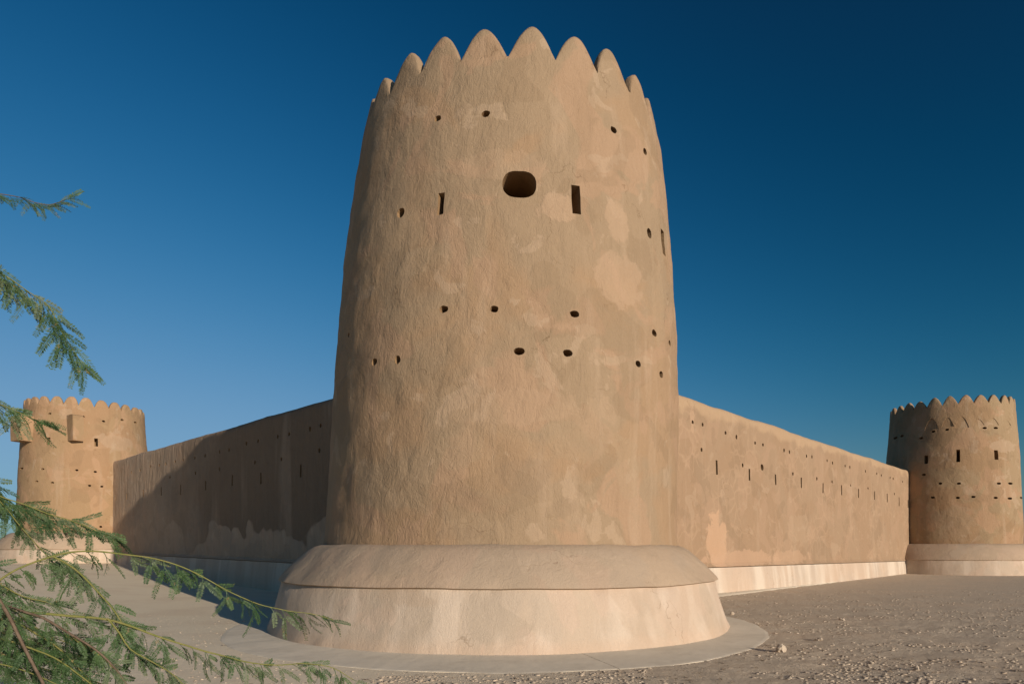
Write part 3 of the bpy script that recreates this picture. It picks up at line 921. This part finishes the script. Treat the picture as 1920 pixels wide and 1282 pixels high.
def pinna(V, Fc, M, L, pairs, wl, ww, seed, close=0.0):
    """one feather of paired leaflets along +X, drooping to -Z; M places it"""
    rr = random.Random(seed); pts = []
    bend = rr.uniform(.15, .5); sw = rr.uniform(-.12, .12)
    for i in range(9):
        u = i / 8; pts.append(Vector((L * u, sw * L * u * u, -bend * L * u * u)))
    tv, tf = tube(pts, [.0009 * (1 - .5 * i / 8) for i in range(9)], 3)
    b = len(V); V += [M @ v for v in tv]; Fc += [tuple(b + i for i in f) for f in tf]
    for k in range(pairs):
        u = .10 + .90 * (k + .5) / pairs; x = L * u
        c0 = Vector((x, sw * L * u * u, -bend * L * u * u))
        ln = wl * (1 - .55 * abs(u - .5) ** 1.5 * 2) * rr.uniform(.85, 1.1)
        for s in (-1, 1):
            if rr.random() < .04: continue
            ang = R(rr.uniform(62, 80) - 40 * close)
            dv = Vector((cos(ang), s * sin(ang), rr.uniform(-.25, .15) + .5 * close)).normalized()
            wv = dv.cross(Vector((0, 0, 1))).normalized() * ww * .5
            wv.z += rr.uniform(-.0006, .0006)
            b = len(V)
            V += [M @ c0, M @ (c0 + dv * ln * .5 + wv), M @ (c0 + dv * ln), M @ (c0 + dv * ln * .5 - wv)]
            Fc.append((b, b + 1, b + 2, b + 3))
def leaf_variant(seed):
    """a leaf: short stalk carrying two (sometimes one or three) feathers"""
    rr = random.Random(seed); V = []; Fc = []
    st = rr.uniform(.008, .022)
    tv, tf = tube([Vector((0, 0, 0)), Vector((st * .5, 0, .001)), Vector((st, 0, -.001))], [.0013, .0011, .001], 4)
    V += tv; Fc += tf
    n = rr.choice((1, 2, 2, 2, 2, 3))
    for k in range(n):
        yaw = 0 if n == 1 else (-1 + 2 * k / (n - 1)) * rr.uniform(.28, .5)
        Mx = Matrix.Translation((st, 0, -.001)) @ Matrix.Rotation(yaw, 4, 'Z') @ Matrix.Rotation(rr.uniform(-.25, .35), 4, 'Y') @ Matrix.Rotation(rr.uniform(-.7, .7), 4, 'X')
        pinna(V, Fc, Mx, rr.uniform(.055, .085), rr.randint(18, 23), rr.uniform(.0105, .0135), .0030, seed * 10 + k, close=rr.choice((0, 0, .2, .6)))
    return mesh_from(V, Fc, LEAF, 'leaf')
LV = [leaf_variant(100 + i) for i in range(14)]

def at(px, py, Z):
    return Vector(((px - 960) / F * Z, Z, U + (HY - py) / F * Z))
TRUNK = Vector((-2.75, 1.95, 0))
tree = empty('mesquite_tree', TRUNK)
tag(tree, 'feathery leaved thorny tree reaching its drooping green branches in from the left edge', 'tree')
tp = spline([TRUNK + Vector(v) for v in ((0, 0, -.1), (.04, .03, .5), (-.03, .06, 1.1), (.06, .02, 1.7), (.02, .05, 2.4), (.12, .02, 3.1))], .12)
V, Fc = tube(tp, [.10 - .07 * i / len(tp) + .03 * math.exp(-i * .8) for i in range(len(tp))], 12)
link_mesh('trunk', mesh_from(V, Fc, OLD, 'trunk'), tree)
RT = random.Random(77)
STUFF = ([], [])
leafcount = [0]
def put_leaf(parent, p, dirv, scale, individual=True):
    x = dirv.normalized()
    cam_dir = (EYE - p).normalized()
    z = (cam_dir * RT.uniform(.2, 1.0) + Vector((RT.uniform(-.6, .6), RT.uniform(-.6, .6), RT.uniform(.1, 1.0))))
    z = (z - x * z.dot(x)).normalized(); y = z.cross(x)
    Mx = Matrix((x, y, z)).transposed().to_4x4(); Mx.translation = p
    Mx = Mx @ Matrix.Scale(scale, 4)
    me = RT.choice(LV)
    if individual and leafcount[0] < 300:
        o = bpy.data.objects.new('leaf', me); col.objects.link(o)
        o.parent = parent; o.matrix_parent_inverse = Matrix.Identity(4)
        o.matrix_local = Matrix.Translation(-Vector(parent.get('origin', (0, 0, 0)))) @ Mx
        leafcount[0] += 1
    else:
        b = len(STUFF[0]); STUFF[0].extend(Mx @ v.co for v in me.vertices)
        STUFF[1].extend(tuple(b + i for i in p_.vertices) for p_ in me.polygons)
def branch(ctrl, Z0, Z1, r0, r1, mat, gap, start=0.0, scale=1.0, hang=.8, root_z=None, individual=True, two=.5, name='branch', limb=True):
    pts = [at(x, y, Z0 + (Z1 - Z0) * i / max(1, len(ctrl) - 1)) for i, (x, y) in enumerate(ctrl)]
    n_out = 0
    if limb:
        h = pts[0].z if root_z is None else root_z
        a = TRUNK + Vector((.03, .03, h)); mid = a.lerp(pts[0], .5) + Vector((0, 0, .06))
        pts = [a, mid] + pts; n_out = 2
    sp = spline(pts, .02)
    # small kinks at the nodes
    sp = [p + Vector((noise.noise(p * 9), noise.noise(p * 9 + Vector((5, 5, 5))), noise.noise(p * 9 + Vector((9, 1, 3))))) * .006 for p in sp]
    N = len(sp)
    V, Fc = tube(sp, [r0 + (r1 - r0) * (i / N) for i in range(N)], 6)
    o = link_mesh(name, mesh_from(V, Fc, mat, name), tree)
    # leaves are children of the branch: branch carries world coordinates
    acc = 0; tot = sum((sp[i + 1] - sp[i]).length for i in range(N - 1)); run = 0
    side = 1
    for i in range(1, N):
        dl = (sp[i] - sp[i - 1]).length; run += dl; acc += dl
        u = run / tot
        px = 960 + F * sp[i].x / sp[i].y
        if px < -90 or u < start: acc = 0; continue
        if acc >= gap * 1.4 * RT.uniform(.6, 1.4):
            acc = 0
            t = (sp[i] - sp[i - 1]).normalized()
            for k in range(2 if RT.random() < two else 1):
                side = -side
                lat = Vector((RT.uniform(-.3, .3), side * RT.uniform(.1, .6), side * RT.uniform(0, .35)))
                dv = t * RT.uniform(.25, .9) + Vector((0, 0, -1)) * hang * RT.uniform(.3, 1.2) + lat
                if u > .96: dv = t + lat * .4
                put_leaf(o, sp[i], dv, scale * 1.25 * RT.uniform(.75, 1.15), individual)
    return o
# in view, from the top down; px coordinates of the photograph with distance in metres
branch([(-70, 352), (0, 363), (40, 372), (62, 380), (92, 384), (122, 375)], 2.2, 2.25, .004, .0009, BROWN, .009, start=.70, scale=.58, hang=.3, root_z=2.55)
branch([(-70, 480), (0, 513), (55, 548), (90, 575), (112, 612), (128, 640), (146, 672)], 2.1, 2.1, .0045, .0011, GREEN, .012, start=.5, scale=.95, hang=.7, root_z=2.2, two=.7)
branch([(-70, 735), (-20, 752), (15, 765), (40, 775), (62, 785)], 2.1, 2.1, .004, .0011, GREEN, .014, scale=.9, hang=.9, root_z=1.8, two=.7)
branch([(-70, 890), (0, 930), (60, 952), (120, 972), (170, 990), (205, 1003)], 2.15, 2.3, .006, .0012, GREEN, .012, scale=.85, hang=.5, root_z=1.5, two=.8)
branch([(-60, 880), (0, 940), (35, 985), (70, 1025), (98, 1050)], 2.2, 2.15, .005, .0012, GREEN, .015, scale=.85, hang=.9, root_z=1.55)
b5 = branch([(-70, 1130), (-10, 1092), (35, 1065), (85, 1045), (150, 1033), (240, 1040), (330, 1058), (400, 1093), (470, 1127), (530, 1143), (585, 1150), (625, 1163)],
       2.0, 2.5, .006, .0012, GREEN, .027, start=.30, scale=.92, hang=.8, root_z=1.0, two=.4)
branch([(98, 1043), (140, 1065), (178, 1105), (212, 1140), (238, 1185), (262, 1228)], 2.10, 2.10, .0035, .0012, GREEN, .017, scale=.9, hang=.8, limb=False, two=.8)
branch([(60, 1149), (110, 1150), (170, 1156), (240, 1172), (290, 1190), (345, 1208), (400, 1224), (460, 1240), (520, 1245), (580, 1244), (625, 1252), (662, 1272)],
       2.0, 2.25, .0045, .0012, GREEN, .022, scale=.85, hang=1.0, limb=False, two=.6)
branch([(-80, 1095), (-30, 1118), (30, 1140), (80, 1157), (130, 1187), (180, 1217), (215, 1250), (250, 1300)], 1.95, 1.95, .009, .0026, BROWN, .040, start=.3, scale=.8, root_z=.9)
branch([(-80, 1050), (-20, 1095), (10, 1140), (35, 1188), (62, 1240), (92, 1300)], 1.85, 1.85, .009, .0042, BROWN, .060, start=.3, scale=.8, root_z=1.1)
branch([(-60, 1060), (0, 1095), (45, 1118), (85, 1128), (115, 1140)], 2.05, 2.1, .008, .0013, GREEN, .018, scale=.9, hang=.35, root_z=1.1, two=.7)
branch([(-60, 1120), (0, 1150), (60, 1185), (110, 1215), (160, 1262), (180, 1290)], 2.05, 2.05, .008, .002, GREEN, .017, scale=.9, hang=.5, root_z=.8, two=.9)
branch([(-60, 1180), (0, 1195), (60, 1215), (110, 1240), (150, 1270), (190, 1300)], 1.95, 1.95, .008, .002, GREEN, .017, scale=.95, hang=.5, root_z=.7, two=.9)
branch([(200, 1160), (225, 1190), (245, 1215), (285, 1240), (330, 1268), (355, 1295)], 2.05, 2.05, .003, .0012, GREEN, .020, scale=.85, hang=.6, limb=False, two=.7)
# denser twigs low in the corner, beyond the ones above
for (c_, z_) in (([(-60, 1240), (0, 1245), (60, 1262), (120, 1290)], 1.9), ([(-60, 1150), (10, 1175), (70, 1200), (130, 1225)], 2.15), ([(-60, 1090), (0, 1120), (40, 1155), (90, 1190), (150, 1215)], 2.3),
                 ([(-60, 1210), (20, 1230), (90, 1255), (170, 1275), (230, 1300)], 2.2), ([(120, 1190), (160, 1210), (200, 1240), (240, 1285)], 2.25), ([(-60, 900), (0, 935), (50, 960), (110, 985)], 2.35)):
    branch(c_, z_, z_, .006, .0015, GREEN, .017, scale=.9, hang=.5, root_z=.8 if c_[0][1] > 1000 else 1.5, individual=False, two=.9, limb=c_[0][0] < 0)
if STUFF[0]:
    o = link_mesh('foliage', mesh_from(STUFF[0], STUFF[1], LEAF, 'foliage'), tree, smooth=False)
    tag(o, kind='stuff')
print('leaves', leafcount[0], 'stuff verts', len(STUFF[0]))
